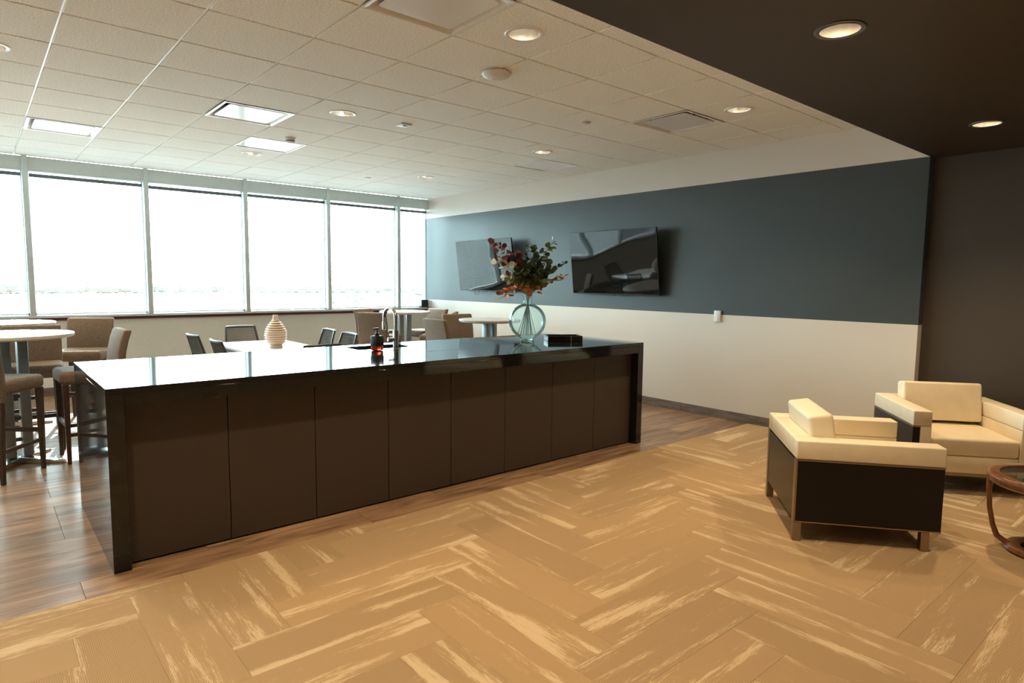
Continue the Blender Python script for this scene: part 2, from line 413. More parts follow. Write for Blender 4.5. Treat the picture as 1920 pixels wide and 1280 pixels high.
# ------------------------------------------------------------------ windows
struct(MB().box(XL, XW, YW-.02, YW+.15, .965, 1.003).build('trim_1', 'maroon_strip', None, .003), 'dark maroon strip under the window sill')
struct(MB().box(XL, XW, YW-.05, YW+.15, 1.003, SILL).build('trim_2', 'window_metal', None, .004), 'grey white metal window sill')
edges = [XL-.03]+MULL+[XW+.03]
NAMES = ['furthest left bay, out of the picture', 'second bay left of the picture', 'bay just left of the picture',
         'bay cut off by the left edge', 'first full bay from the left', 'second full bay from the left',
         'third full bay from the left', 'last wide bay before the corner', 'narrow corner bay by the blue wall']
for i in range(len(edges)-1):
    a, c = edges[i]+.03, edges[i+1]-.03
    w = struct(thing('window_%d' % (i+1), 'tall white framed window, '+NAMES[i], None))
    last = i == len(edges)-2
    MB().box(a, c, YW+.075, YW+.081, SILL, HEAD).build('glass_pane', 'window_glass', w)
    if not last: MB().box(c, c+.06, YW-.055, YW+.12, SILL, ZC-.01).build('mullion', 'window_metal', w, .003)
    MB().box(a, a+.012, YW+.05, YW+.11, SILL, HEAD).box(c-.012, c, YW+.05, YW+.11, SILL, HEAD).box(a, c, YW+.05, YW+.11, SILL, SILL+.03).build('frame', 'window_metal', w)
    MB().box(a, c, YW-.035, YW+.12, HEAD, ZC-.012).build('head_panel', 'window_metal', w, .003)
    # venetian blind of the bay
    bl = thing('venetian_blind', 'white open venetian blind, '+NAMES[i], 'blind', ((a+c)/2, YW+.02, SILL), 0, 'blinds of the window row')
    hw = (c-a)/2-.012; drop = (.02, .02, .02, .02, .022, .034, .02, .026, .03)[i]
    MB().box(-hw, hw, -.018, .018, HEAD-SILL-.045-drop, HEAD-SILL-drop+.0).build('head_rail', 'dark_steel', bl, .002, 1)  # shadow on the rail is put into its dark colour
    sl = MB(); z = .05; top = HEAD-SILL-.06-drop
    while z < top:
        M_ = Matrix.Translation((0, 0, z)) @ Matrix.Rotation(math.radians(12), 4, 'X')
        sl.box(-hw, hw, -.0125, .0125, -.0005, .0005, M_); z += .0225
    so_ = sl.build('slat_stack', 'slat', bl); so_['kind'] = 'stuff'
    MB().box(-hw, hw, -.012, .012, .012, .03).build('bottom_rail', 'white_metal', bl, .003)
    for fx in (-.75, .0, .75):
        MB().box(fx*hw-.0007, fx*hw+.0007, -.0145, -.013, .02, top).box(fx*hw-.0007, fx*hw+.0007, .013, .0145, .02, top).build('ladder_cord', 'white_metal', bl)
    wx = hw-.06
    MB().tube([(wx, -.022, top), (wx, -.022, .62)], .0035, 6).build('tilt_wand', 'white_metal', bl)
MB_port = bpy.data.lights.new('window_portal', 'AREA'); MB_port.shape = 'RECTANGLE'; MB_port.size = XW-XL; MB_port.size_y = HEAD-SILL
MB_port.cycles.is_portal = True
po = bpy.data.objects.new('window_portal', MB_port); COL.objects.link(po); po.location = ((XW+XL)/2, YW+.16, (HEAD+SILL)/2); po.rotation_euler = (PI/2, 0, PI)
po.rotation_euler = Vector((0, -1, 0)).to_track_quat('-Z', 'Z').to_euler()

# ------------------------------------------------------------------ ceiling
ceiling = struct(MB().box(XL-.15, XD+.2, YB-.15, YW+.15, ZC+.2, ZC+.3).build('ceiling', 'slab'), 'suspended ceiling of square white tiles')
LIGHT_CELLS = [(2.590, 2.955), (2.590, 5.393), (2.590, 7.832), (5.028, 2.955), (5.028, 5.393), (5.028, 7.832), (.152, 5.393), (.152, 2.955), (.152, 7.832), (-2.286, 2.955), (-2.286, 5.393), (-2.286, 7.832)]
DIFF = [(1.981, 6.003), (.761, 7.832), (1.981, 2.955), (5.028, 3.565)]
FLAT = [(2.590, 7.222), (5.638, 6.003)]
def is_in(lst, cx, cy): return any(abs(cx-a) < .1 and abs(cy-b) < .1 for a, b in lst)
tg = .006; drop = .007
tile_full = MB().box(-T/2+tg, T/2-tg, -T/2+tg, T/2-tg, -.0, .016).mesh('ceiling_tile', .004, 1)
xs = [GX+T*k for k in range(-9, 9)]; ys = [GY+T*k for k in range(-2, 13)]
for x in [XL]+[q for q in xs if q > XL+.05]:
    for y in ys:
        xa, xb = x, (x+T if x > XL else min(q for q in xs if q > XL+.05))
        ya, yb = max(y, SY+.02), min(y+T, YW)
        xb = min(xb, XW)
        if xb-xa < .03 or yb-ya < .03: continue
        cx, cy = x+T/2, y+T/2
        if is_in(DIFF+FLAT, cx, cy): continue
        if is_in(LIGHT_CELLS, cx, cy):
            holed('ceiling_tile', 'tile', xa+tg, xb-tg, ya+tg, yb-tg, ZC-drop, ZC+.01, [(cx, cy, .096)], ceiling); continue
        if xb-xa > T-.001 and yb-ya > T-.001: link('ceiling_tile', tile_full, 'tile', ceiling, (cx, cy, ZC-drop))
        else: MB().box(xa+tg, xb-tg, ya+tg, yb-tg, ZC-drop, ZC+.012).build('ceiling_tile', 'tile', ceiling, .004, 1)
for x in xs:
    if x > XL: MB().box(x-.0075, x+.0075, SY, YW, ZC+.0005, ZC+.03).build('grid_bar', 'grid_metal', ceiling)
for y in ys[1:]:
    if y < YW: MB().box(XL, XW, y-.0075, y+.0075, ZC+.001, ZC+.03).build('grid_bar', 'grid_metal', ceiling)
MB().box(XW-.02, XW, SY, YW, ZC-.001, ZC+.02).build('wall_angle', 'grid_metal', ceiling)
MB().box(XL, XW, YW-.04, YW, ZC-.001, ZC+.02).build('wall_angle', 'grid_metal', ceiling)
SOFF_CELLS = [(2.985, 1.28), (5.415, 1.29), (.555, 1.285), (-1.875, 1.285), (2.985, -1.15), (5.415, -1.15), (.555, -1.15)]
struct(holed('ceiling_soffit', 'soffit_paint', XL, XD, YB, SY, ZBH, ZBH+.02, [(a, b, .086) for a, b in SOFF_CELLS]), 'dark brown lowered ceiling over the lounge')
struct(MB().box(XL, XD, SY-.02, SY, ZBH+.02, ZC+.2).build('wall_soffit_face', 'white_paint'), 'upright face of the lowered ceiling')

def spot(parent, z, w, size=112):
    l = bpy.data.lights.new('downlight_lamp', 'SPOT'); l.energy = w; l.color = WARM; l.spot_size = math.radians(size); l.spot_blend = .85; l.shadow_soft_size = .045
    o = bpy.data.objects.new('downlight_lamp', l); COL.objects.link(o); o.parent = parent; o.location = (0, 0, z)
def make_downlight(label, r, trim_m, group):
    d = thing('recessed_downlight', label, 'downlight', (0, 0, 0), 0, group)
    ro = r+.020
    MB().lathe([(r-.004, .012), (r-.004, -.004), (r, -.007), (ro-.004, -.007), (ro, -.003), (ro, .0)], 40, cap=False).build('trim_ring', trim_m, d)
    MB().lathe([(r-.004, -.004), (r-.010, .05), (r-.020, .10), (r-.034, .135)], 40, cap=False).build('reflector', 'reflector', d)
    MB().lathe([(0, .134), (r-.034, .134)], 32, cap=False).build('lamp', 'lamp', d)
    MB().lathe([(r+.001, .012), (r+.001, .15), (0, .15)], 32, cap=False).build('housing', 'tv_body', d)
    return d
LBL = ['white trimmed downlight in the ceiling nearest the dark soffit', 'white trimmed downlight between the supply vent and the square sensor', 'white trimmed downlight beside the flat ceiling panel near the windows',
       'downlight near the dark soffit beside the right-hand ceiling vent', 'downlight beyond the flat return panel near the blue wall', 'small far downlight close to the windows near the wall corner', 'downlight cut off by the left picture edge',
       'downlight outside the frame, near row', 'downlight outside the frame, far row', 'downlight outside the frame, left near', 'downlight outside the frame, left middle', 'downlight outside the frame, left far']
d0 = None
for k, (x, y) in enumerate(LIGHT_CELLS):
    if d0 is None: d0 = make_downlight(LBL[k], .096, 'white_metal', 'downlights in the tiled ceiling'); d0.location = (x, y, ZC-drop); o = d0; spot(o, .05, DOWN_W)
    else: o = copy_tree(d0, LBL[k], (x, y, ZC-drop), 0)
SLBL = ['large downlight with dark trim in the dark soffit at the top', 'downlight in the dark soffit near the right edge above the lounge wall'] + ['soffit downlight outside the frame, %s' % q for q in ('front left', 'far left', 'behind right', 'behind far right', 'behind left')]
s0 = None
for k, (x, y) in enumerate(SOFF_CELLS):
    if s0 is None: s0 = make_downlight(SLBL[k], .086, 'dark_steel', 'downlights in the dark soffit'); s0.location = (x, y, ZBH); spot(s0, .05, SOFF_W)
    else: copy_tree(s0, SLBL[k], (x, y, ZBH), 0)

def make_diffuser(label):
    d = thing('air_diffuser', label, 'air vent', (0, 0, 0), 0, 'square supply vents in the ceiling')
    h = T/2-.004
    def rsq(r, z, c, n=5):
        out = []
        for sx, sy, a0 in ((1, 1, 0), (-1, 1, PI/2), (-1, -1, PI), (1, -1, 1.5*PI)):
            for k in range(n):
                a = a0+PI/2*k/(n-1); out.append((sx*(r-c)+c*math.cos(a), sy*(r-c)+c*math.sin(a), z))
        return out
    rings = [rsq(h, -.010, .002), rsq(h, -.016, .002), rsq(h-.020, -.016, .002), rsq(h-.035, -.006, .03), rsq(h-.060, .022, .05), rsq(h-.09, .05, .05), rsq(h-.12, .075, .05)]
    vs = [p for r_ in rings for p in r_]; n = len(rings[0])
    fs = [(i*n+k, i*n+(k+1) % n, (i+1)*n+(k+1) % n, (i+1)*n+k) for i in range(len(rings)-1) for k in range(n)]
    MB().add(vs, fs).build('frame', 'diffuser_metal', d, angle=50)
    pl = [(p[0], p[1]) for p in rsq(h-.062, 0, .03)]
    MB().prism(pl, -.012, -.006).build('plate', 'diffuser_metal', d, .002, 1)
    MB().box(-h+.13, h-.13, -h+.13, h-.13, .074, .08).build('throat', 'gap_black', d)
    for a, b in ((-.12, -h+.075), (.12, -h+.075), (-.12, h-.075), (.12, h-.075)):
        MB().box(a-.012, a+.012, b-.004, b+.004, -.006, .05).build('hanger', 'steel', d)
    return d
DL = ['square supply vent with raised white plate, left of the downlights', 'bright square supply vent at far left near the windows', 'large square supply vent at the top edge of the picture', 'square supply vent near the dark soffit and blue wall']
f0 = make_diffuser(DL[0]); f0.location = (DIFF[0][0], DIFF[0][1], ZC-drop+.01)
for k in range(1, 4): copy_tree(f0, DL[k], (DIFF[k][0], DIFF[k][1], ZC-drop+.01), 0)
for (x, y), l in zip(FLAT, ('flat glossy white ceiling panel near the small round detector', 'flat grey ceiling return panel near the blue wall')):
    p = thing('ceiling_panel', l, 'air vent', (x, y, ZC-drop), 0, 'flat panels in the ceiling')
    h = T/2-.005
    MB().box(-h, h, -h, h, .003, .012).build('panel', 'diffuser_metal', p, .002, 1)
    MB().box(-h, h, -h, -h+.016, -.003, .003).box(-h, h, h-.016, h, -.003, .003).box(-h, -h+.016, -h+.016, h-.016, -.003, .003).box(h-.016, h, -h+.016, h-.016, -.003, .003).build('rim', 'white_metal', p)
w = thing('wireless_access_point', 'white round domed access point on the ceiling tile', 'access point', (2.903, 3.605, ZC-drop))
MB().lathe([(.085, 0), (.085, -.006), (.102, -.010), (.102, -.016), (.092, -.030), (.06, -.040), (0, -.043)], 40).build('dome', 'plate_white', w)
MB().lathe([(.036, -.0424), (.034, -.0445), (.030, -.0445), (.028, -.043)], 32, cap=False).build('ring_mark', 'white_metal', w)
w = thing('smoke_detector', 'small round smoke detector hanging from the ceiling tile', 'detector', (2.616, 6.69, ZC-drop))
MB().lathe([(.055, 0), (.055, -.012), (.048, -.016), (.045, -.045), (.03, -.055), (0, -.056)], 32).build('body', 'plate_white', w)
MB().lathe([(.0455, -.030), (.047, -.031), (.047, -.038), (.0455, -.039)], 32, cap=False).build('vent_ring', 'black_plastic', w)
w = thing('ceiling_sensor', 'small square white sensor plate with a dark mark on the ceiling', 'sensor', (3.20, 5.37, ZC-drop))
MB().box(-.058, .058, -.058, .058, -.014, 0).build('plate', 'plate_white', w, .004)
MB().prism([(-.018, -.016), (.018, -.016), (.0, .022)], -.020, -.014).build('mark', 'dark_steel', w)
for x, y, l in ((4.405, 4.148, 'concealed sprinkler cap near the middle of the ceiling'), (4.445, 8.476, 'small sprinkler cap in the ceiling close to the windows')):
    w = thing('sprinkler_cap', l, 'sprinkler', (x, y, ZC-drop), 0, 'sprinkler caps in the ceiling')
    MB().lathe([(.03, 0), (.03, -.006), (.042, -.007), (.042, -.011), (.03, -.015), (0, -.016)], 24).build('cap', 'plate_white', w)
    MB().lathe([(.052, 0), (.050, -.004), (.043, -.005)], 24, cap=False).build('flange', 'white_metal', w)

# ------------------------------------------------------------------ kitchen island
IX0, IX1, IY0, IY1, IZ = .475, 4.815, 3.7127, 5.013, .972
SKX0, SKX1, SKY0, SKY1 = 2.33, 2.83, 4.62, 4.90
wt = thing('island_worktop', 'polished black granite worktop with waterfall ends on the long island', 'worktop', (0, 0, 0))
TH = .098
me = MB()
def frame_top(b, x0, x1, y0, y1, z0, z1, hx0, hx1, hy0, hy1):
    o = [(x0, y0), (x1, y0), (x1, y1), (x0, y1)]; h = [(hx0, hy0), (hx1, hy0), (hx1, hy1), (hx0, hy1)]
    vs = [(p[0], p[1], z1) for p in o+h]+[(p[0], p[1], z0) for p in o+h]; fs = []
    for k in range(4):
        j = (k+1) % 4
        fs += [(k, j, 4+j, 4+k), (8+k, 12+k, 12+j, 8+j), (k, 8+k, 8+j, j), (4+k, 4+j, 12+j, 12+k)]
    b.add(vs, fs)
frame_top(me, IX0, IX1, IY0, IY1, IZ-.03, IZ, SKX0, SKX1, SKY0, SKY1)
me.build('top_slab', 'granite', wt, .0015, 1)
MB().box(IX0+.0824, IX1-.0754, IY0, IY0+.03, IZ-TH, IZ-.0302).build('front_apron', 'granite', wt, .001, 1)
MB().box(IX0+.0824, IX1-.0754, IY1-.03, IY1, IZ-TH, IZ-.0302).build('rear_apron', 'granite', wt, .001, 1)
MB().box(IX0, IX0+.082, IY0, IY1, 0, IZ-.0302).build('end_panel', 'granite', wt, .0012, 1)
MB().box(IX1-.075, IX1, IY0, IY1, 0, IZ-.0302).build('end_panel', 'granite', wt, .0012, 1)
MB().box(2.0, 3.22, 4.228, 4.2305, IZ-.002, IZ+.0004).build('slab_seam', 'gap_black', wt)
DX0, DX1 = IX0+.082, IX1-.075
DP = (DX1-DX0)/8; DY = IY0+.078
CABS = [(0, 1, 'single door cabinet at the left end of the island with a small tab pull'), (1, 3, 'two door island cabinet, second from the left'), (3, 5, 'two door sink cabinet in the island middle with two tab pulls'),
        (5, 7, 'two door island cabinet right of the middle'), (7, 8, 'single door cabinet at the right end of the island')]
for a, c, l in CABS:
    x0, x1 = DX0+a*DP, DX0+c*DP
    cb = thing('base_cabinet', l, 'cabinet', ((x0+x1)/2, DY, 0), 0, 'cabinets of the black island'); hw = (x1-x0)/2
    MB().box(-hw, hw, .024, .58, .0, IZ-TH-.02).build('body', 'gap_black', cb)
    for q in range(a, c):
        dx = DX0+q*DP-(x0+x1)/2
        d = MB().box(dx+.0022, dx+DP-.0022, 0, .022, .010, IZ-TH-.012).build('door', 'door_laminate', cb, .0012, 1)
        pull = {0: DP-.055, 3: DP-.055, 4: .055}.get(q)
        if pull: MB().box(dx+pull-.017, dx+pull+.017, -.013, .0, IZ-TH-.014, IZ-TH-.003).build('tab_pull', 'steel', d, .002, 1)
bp_ = thing('island_back_panel', 'dark laminate panel on the window side of the island', 'panel', (0, IY1-.30, 0))
MB().box(DX0, DX1, -.0, .02, 0, IZ-TH-.02).build('board', 'door_laminate', bp_)
sk = thing('sink_basin', 'undermounted steel sink let into the black worktop', 'sink', ((SKX0+SKX1)/2, (SKY0+SKY1)/2, IZ-.03))
a, b = (SKX1-SKX0)/2, (SKY1-SKY0)/2
s_ = MB(); frame_top(s_, -a-.02, a+.02, -b-.02, b+.02, -.003, -.0005, -a, a, -b, b)
s_.box(-a-.002, -a, -b, b, -.2, -.002).box(a, a+.002, -b, b, -.2, -.002).box(-a, a, -b-.002, -b, -.2, -.002).box(-a, a, b, b+.002, -.2, -.002).box(-a, a, -b, b, -.202, -.2)
s_.build('bowl', 'steel', sk); MB().lathe([(.045, -.1995), (.04, -.197), (.02, -.198), (0, -.1985)], 24).build('drain', 'chrome', sk)
fa = thing('faucet', 'tall brushed steel gooseneck faucet on the island', 'faucet', (2.596, 4.50, IZ), PI/2+.05)
MB().lathe([(.027, 0), (.027, .006), (.021, .010)], 24).build('base_ring', 'steel', fa)
MB().lathe([(.0225, .008), (.0225, .15), (.021, .155), (.0155, .158)], 24).build('column', 'steel', fa)
pts = [(0, 0, .15), (0, 0, .25)]+[(.085-.085*math.cos(t), 0, .25+.085*math.sin(t)) for t in [PI*k/14 for k in range(1, 14)]]+[(.17, 0, .25), (.172, 0, .215)]
MB().tube(pts, .0155, 14).build('spout', 'steel', fa)
MB().lathe([(.0175, -.02), (.0175, .045), (.0155, .05)], 16, .172, 0, Matrix.Translation((0, 0, .17))).build('spray_head', 'steel', fa)
h = MB().tube([(0, 0, .085), (0, .075, .085)], .0155, 14).build('handle', 'steel', fa)
MB().tube([(0, .062, .09), (.0, .068, .15)], [.004, .003], 8).build('lever', 'steel', h)
sp_ = thing('soap_bottle', 'red liquid soap bottle with black pump beside the faucet', 'soap bottle', (2.435, 4.515, IZ), .35)
MB().box(-.042, .042, -.032, .032, .0006, .118).build('bottle', 'soap_red', sp_, .010, 3)
MB().box(-.0435, .0435, -.0335, .0335, .038, .119).build('label_sleeve', 'black_plastic', sp_, .004, 2)
MB().lathe([(.020, .1185), (.020, .124), (.017, .126), (.017, .142), (.007, .144), (.006, .172)], 20).build('collar', 'black_plastic', sp_)
MB().box(-.045, .018, -.010, .010, .170, .182).build('pump_head', 'black_plastic', sp_, .004, 2)
tr = thing('marble_tray', 'black veined marble box tray lying on the right end of the island', 'tray', (4.30, 4.28, IZ), -.56)
MB().box(-.168, .168, -.105, .105, .0005, .018).build('base', 'black_marble', tr, .003, 1)
for x0, x1, y0, y1 in ((-.168, .168, -.105, -.088), (-.168, .168, .088, .105), (-.168, -.151, -.088, .088), (.151, .168, -.088, .088)):
    MB().box(x0, x1, y0, y1, .018, .052).build('rim_wall', 'black_marble', tr, .002, 1)
MB().box(.054, .0565, -.1055, -.104, .004, .050).build('vein', 'leaf_white', tr)
MB().box(-.11, -.03, -.05, .03, .019, .028).build('coaster', 'plate_white', tr, .003, 1)

# glass vase and its branches
VX, VY = 3.985, 4.445
va = thing('glass_vase', 'round aqua glass bottle vase with narrow neck on the island', 'vase', (VX, VY, IZ))
prof = [(.0, .004), (.055, .004), (.060, .001), (.066, .008), (.063, .022), (.070, .030)]
for k in range(1, 14):
    t = -PI/2+.44+(PI-.44-.30)*k/14; prof.append((.176*math.cos(t), .190+.170*math.sin(t)))
prof += [(.044, .355), (.041, .37), (.040, .415), (.046, .424), (.047, .430), (.041, .432)]
MB().lathe(prof, 48, cap=False).build('shell', 'vase_glass', va, angle=80)
MB().lathe([(0, .006), (.055, .006), (.062, .012), (.058, .022), (0, .026)], 40).build('thick_foot', 'water_glass', va, angle=60)
CR = Vector((math.cos(YAW), -math.sin(YAW), 0)); CF = Vector((math.sin(YAW), math.cos(YAW), 0)); PXM = .00506
def leaf_mesh(name, L_, W_, cup):
    vs, fs = [(0, 0, 0)], []; n = 10
    for k in range(n):
        a = 2*PI*k/n; vs.append((L_/2-L_/2*math.cos(a), W_/2*math.sin(a), cup*(abs(math.sin(a)))))
    vs[0] = (L_*.5, 0, 0)
    fs = [(0, 1+k, 1+(k+1) % n) for k in range(n)]
    m2 = len(vs); vs += [(x, y, z-.0012) for x, y, z in vs]; fs += [tuple(m2+i for i in f[::-1]) for f in fs[:n]]
    fs += [(1+k, m2+1+k, m2+1+(k+1) % n, 1+(k+1) % n) for k in range(n)]
    b = MB(); b.add(vs, fs); return b.mesh(name, angle=60)
LEAVES = {}
def leaf_of(kind, big):
    key = (kind, big)
    if key not in LEAVES:
        L_, W_ = {0: (.036, .030), 1: (.054, .047), 2: (.070, .064), 3: (.06, .018)}[big]
        me_ = leaf_mesh('leaf', L_, W_, .006); me_.materials.append(MATS[kind]); LEAVES[key] = me_
    return LEAVES[key]
rl = random.Random(11)
def branch(label, tip, depth, kinds, sizes, n, start=.35, sag=.0):
    br = thing('eucalyptus_branch', label, 'branch', (VX, VY, IZ+.425), 0, 'branches in the glass vase')
    end = CR*(tip[0]*PXM)+CF*depth+Vector((0, 0, tip[1]*PXM-.0))
    base = Vector((rl.uniform(-.02, .02), rl.uniform(-.02, .02), 0))
    low = Vector((-base.x*4+rl.uniform(-.04, .04), -base.y*4+rl.uniform(-.04, .04), -.37))
    mid = Vector((end.x*.35, end.y*.35, end.z*.62+.03+sag))
    P = []
    for k in range(5): P.append(low.lerp(base, k/5))
    for k in range(13):
        t = k/12; P.append(base*(1-t)**2+mid*2*t*(1-t)+end*t*t)
    nP = len(P)
    stem = MB().tube(P, [.0028-.0018*k/(nP-1) for k in range(nP)], 6)
    n = int(n*1.7)
    for k in range(n):
        t = start+(1-start)*(k+.5)/n; q = base*(1-t)**2+mid*2*t*(1-t)+end*t*t
        o = link('leaf', leaf_of(rl.choice(kinds), rl.choice(sizes)), None, br)
        az = k*2.4+rl.uniform(-.5, .5)
        dirv = Vector((math.cos(az), math.sin(az), rl.uniform(-.3, .9))).normalized()
        nrm = (Vector((rl.uniform(-1, 1), rl.uniform(-1, 1), rl.uniform(-.5, 1)))-CF*rl.uniform(.2, 1.3)); nrm -= dirv*nrm.dot(dirv); nrm.normalize()
        yv = nrm.cross(dirv); M_ = Matrix((dirv, yv, nrm)).transposed().to_4x4()
        tw = rl.uniform(.01, .06)*(1.15-t*.6) if start < .5 else rl.uniform(.005, .02)
        q2 = q+dirv*tw; stem.tube([q, q.lerp(q2, .5)+Vector((0, 0, .004)), q2], .0012, 4)
        M_.translation = q2; o.matrix_local = M_
    stem.build('stem', 'stem', br)
    return br
B, W_, G, Lt, Te, Pe, Ta = 'leaf_burgundy', 'leaf_white', 'leaf_green', 'leaf_bright', 'leaf_teal', 'leaf_peach', 'leaf_tan'
branch('burgundy and white branch reaching highest on the left of the vase', (-66, 98), .02, [B, B, W_], [1, 1, 2], 15, .45)
branch('burgundy branch leaning far left over the nearer television edge', (-58, 66), -.05, [B, W_], [1, 2], 13, .45)
branch('pale cream and burgundy branch low on the left of the vase', (-42, 34), .06, [W_, W_, B], [1, 0], 12, .4)
branch('dusky burgundy branch rising left of the bouquet centre', (-28, 78), -.02, [B, B, Te], [1, 2], 14, .5)
branch('bright green branch reaching up to the top right', (46, 101), .03, [Lt, Lt, G], [1, 1, 0], 15, .45)
branch('dark green branch rising straight up in the middle', (6, 92), .06, [G, Te], [0, 1], 15, .4)
branch('thick dark green branch at the bouquet centre', (22, 72), -.07, [G, G, Te], [2, 1], 18, .4)
branch('dark green branch left of the bouquet centre', (-18, 50), -.09, [G, G, Lt], [2, 1], 17, .35)
branch('dark green branch filling the middle just above the neck', (2, 40), -.04, [G, G, Te], [2, 1], 16, .3)
branch('dark green branch behind the bouquet centre', (-8, 66), .05, [G, Te, G], [2, 1], 18, .35)
branch('green branch behind the right side of the bouquet', (30, 56), .06, [G, G, Lt], [2, 1], 16, .35)
branch('olive green branch low on the right of the bouquet', (22, 30), -.08, [G, Lt, G], [2, 1], 15, .3)
branch('green branch drooping left of the vase neck', (-34, 36), -.06, [G, Lt], [1, 1], 12, .4)
branch('thin teal twig reaching right with small leaves', (68, 60), .0, [Te, G], [0, 0], 12, .5)
branch('green branch filling the right side below the teal twig', (44, 48), -.03, [G, Te], [1, 1], 13, .4)
branch('bare tan twig pointing to the right', (72, 36), -.02, [Ta, Ta], [3, 0], 10, .6)
branch('yellow tan branch on the lower right of the bouquet', (34, 20), -.05, [Ta, Lt], [0, 1], 12, .45)
branch('peach coloured branch drooping low on the left', (-52, -6), -.05, [Pe, Pe, Ta], [0, 1], 12, .35, .10)
branch('peach coloured branch just left of the vase neck', (-22, 12), -.07, [Pe, Pe], [1, 0], 9, .3, .06)
branch('peach coloured branch in front of the vase neck', (12, 6), -.09, [Pe, Pe, Ta], [1, 1], 9, .3, .07)

# ------------------------------------------------------------------ televisions and wall fittings
def television(label, loc, tilt, W_=1.45, H_=.828):
    t = thing('television', label, 'television', (XW, loc[1], loc[2]), 0, 'televisions on the blue wall')
    M_ = Matrix.Translation((loc[0]-XW, 0, 0)) @ Matrix.Rotation(-tilt, 4, 'Y')
    e = MB().box(-.0, .022, -W_/2, W_/2, -H_/2, H_/2, M_).build('case', 'tv_body', t, .003, 1)
    sc = MB(); nx, ny = 24, 14                                    # screen glass, very slightly bowed
    vs = []
    for j in range(ny+1):
        for i in range(nx+1):
            u, v = i/nx*2-1, j/ny*2-1
            vs.append((-.0015-.0035*(1-u*u)*(1-v*v)-.0008*math.sin(u*5+v*3), u*(W_/2-.008), v*(H_/2-.010)+.003))
    sc.add(vs, [(j*(nx+1)+i, j*(nx+1)+i+1, (j+1)*(nx+1)+i+1, (j+1)*(nx+1)+i) for j in range(ny) for i in range(nx)], M_)
    sc.build('screen', 'tv_screen', t, angle=80)
    MB().box(-.003, .012, -.03, .03, -H_/2-.012, -H_/2+.002, M_).build('sensor_bar', 'tv_body', t, .002, 1)
    MB().box(.022, .05, -.45, .45, -.28, .22, M_).build('rear_housing', 'tv_body', t, .01, 1)
    MB().box(-.085, -.003, -.30, -.26, -.20, .16).box(-.085, -.003, .26, .30, -.20, .16).box(-.02, -.003, -.34, .34, -.16, .14).build('wall_mount', 'tv_body', t)
    return t
tv1 = television('far television near the windows, half behind the flowers', (XW-.141, 8.087, 1.785), .117)
tv2 = television('nearer tilted television on the blue wall, right of the flowers', (XW-.148, 5.397, 1.789), .130)
MB().tube([(-.09, .32, -.40), (-.085, .31, -.455), (-.075, .27, -.475), (-.07, .23, -.46), (-.06, .22, -.40)], .004, 6).build('cable', 'black_plastic', tv1)
sw = thing('wall_control', 'small white wall control box at the lower edge of the blue band', 'wall switch', (XW, 3.925, 1.165))
MB().box(-.022, 0, -.041, .041, -.062, .065).build('box', 'plate_white', sw, .004)
MB().box(-.026, -.022, -.012, .022, -.05, .012).build('flap', 'white_metal', sw, .002, 1)
sb = thing('dark_speaker_box', 'small dark box standing on the window sill in the corner', 'box', (6.345, YW-.005, SILL), 0)
MB().box(-.072, .072, -.044, .05, .0, .145).build('case', 'dark_steel', sb, .006)
MB().box(-.062, .062, -.047, -.044, .010, .135).build('grille', 'black_plastic', sb, .002, 1)
ou = thing('wall_outlet', 'small white wall outlet low in the window corner', 'outlet', (XW, 9.88, 1.10))
MB().box(-.008, 0, -.035, .035, -.058, .058).build('plate', 'plate_white', ou, .003)
MB().box(-.011, -.008, -.016, .016, -.034, .034).build('socket', 'white_metal', ou, .002, 1)

# ------------------------------------------------------------------ tall round tables
def make_table(label, R, h=1.07, top='tabletop_white'):
    t = thing('bar_table', label, 'table', (0, 0, 0), 0, 'tall round tables')
    MB().lathe([(0, h-.034), (R-.012, h-.034), (R, h-.024), (R, h-.006), (R-.005, h), (0, h)], 64).build('tabletop', top, t, angle=30)
    MB().lathe([(0, h-.046), (.16, h-.046), (.16, h-.0345), (0, h-.0345)], 24).build('mounting_plate', 'dark_steel', t)
    for s in (-1, 1): MB().box(s*.058-.036, s*.058+.036, -.045, .045, .05, h-.046).build('post', 'window_metal_dark', t, .012, 3)
    for z in (.18, .36, .54): MB().box(-.022, .022, -.010, .010, z, z+.03).build('spacer', 'dark_steel', t)
    for k in range(4):
        a = PI/4+k*PI/2
        M_ = Matrix.Rotation(a, 4, 'Z')
        MB().add([(0, -.04, 0), (.36, -.022, 0), (.36, .022, 0), (0, .04, 0), (0, -.04, .055), (.36, -.022, .022), (.36, .022, .022), (0, .04, .055)],
                 [(0, 3, 2, 1), (4, 5, 6, 7), (0, 1, 5, 4), (1, 2, 6, 5), (2, 3, 7, 6), (3, 0, 4, 7)], M_).build('foot', 'steel', t, .004, 1)
    return t
mat('window_metal_dark', (.30, .34, .36), .35, metal=.6, var=.05)
ta = make_table('tall round white table cut off by the left picture edge, nearer one', .42); ta.location = (.215, 6.50, 0); ta.rotation_euler.z = .15
tb = make_table('tall round white table at the far left against the windows', .44); tb.location = (.20, 8.12, 0); tb.rotation_euler.z = PI/4
tc_ = make_table('tall round table in the window corner behind the faucet', .378); tc_.location = (4.931, 8.272, 0); tc_.rotation_euler.z = -.3
td = make_table('tall round table by the white wall behind the glass vase', .378, top='tabletop_grey'); td.location = (4.81, 6.06, 0); td.rotation_euler.z = .185

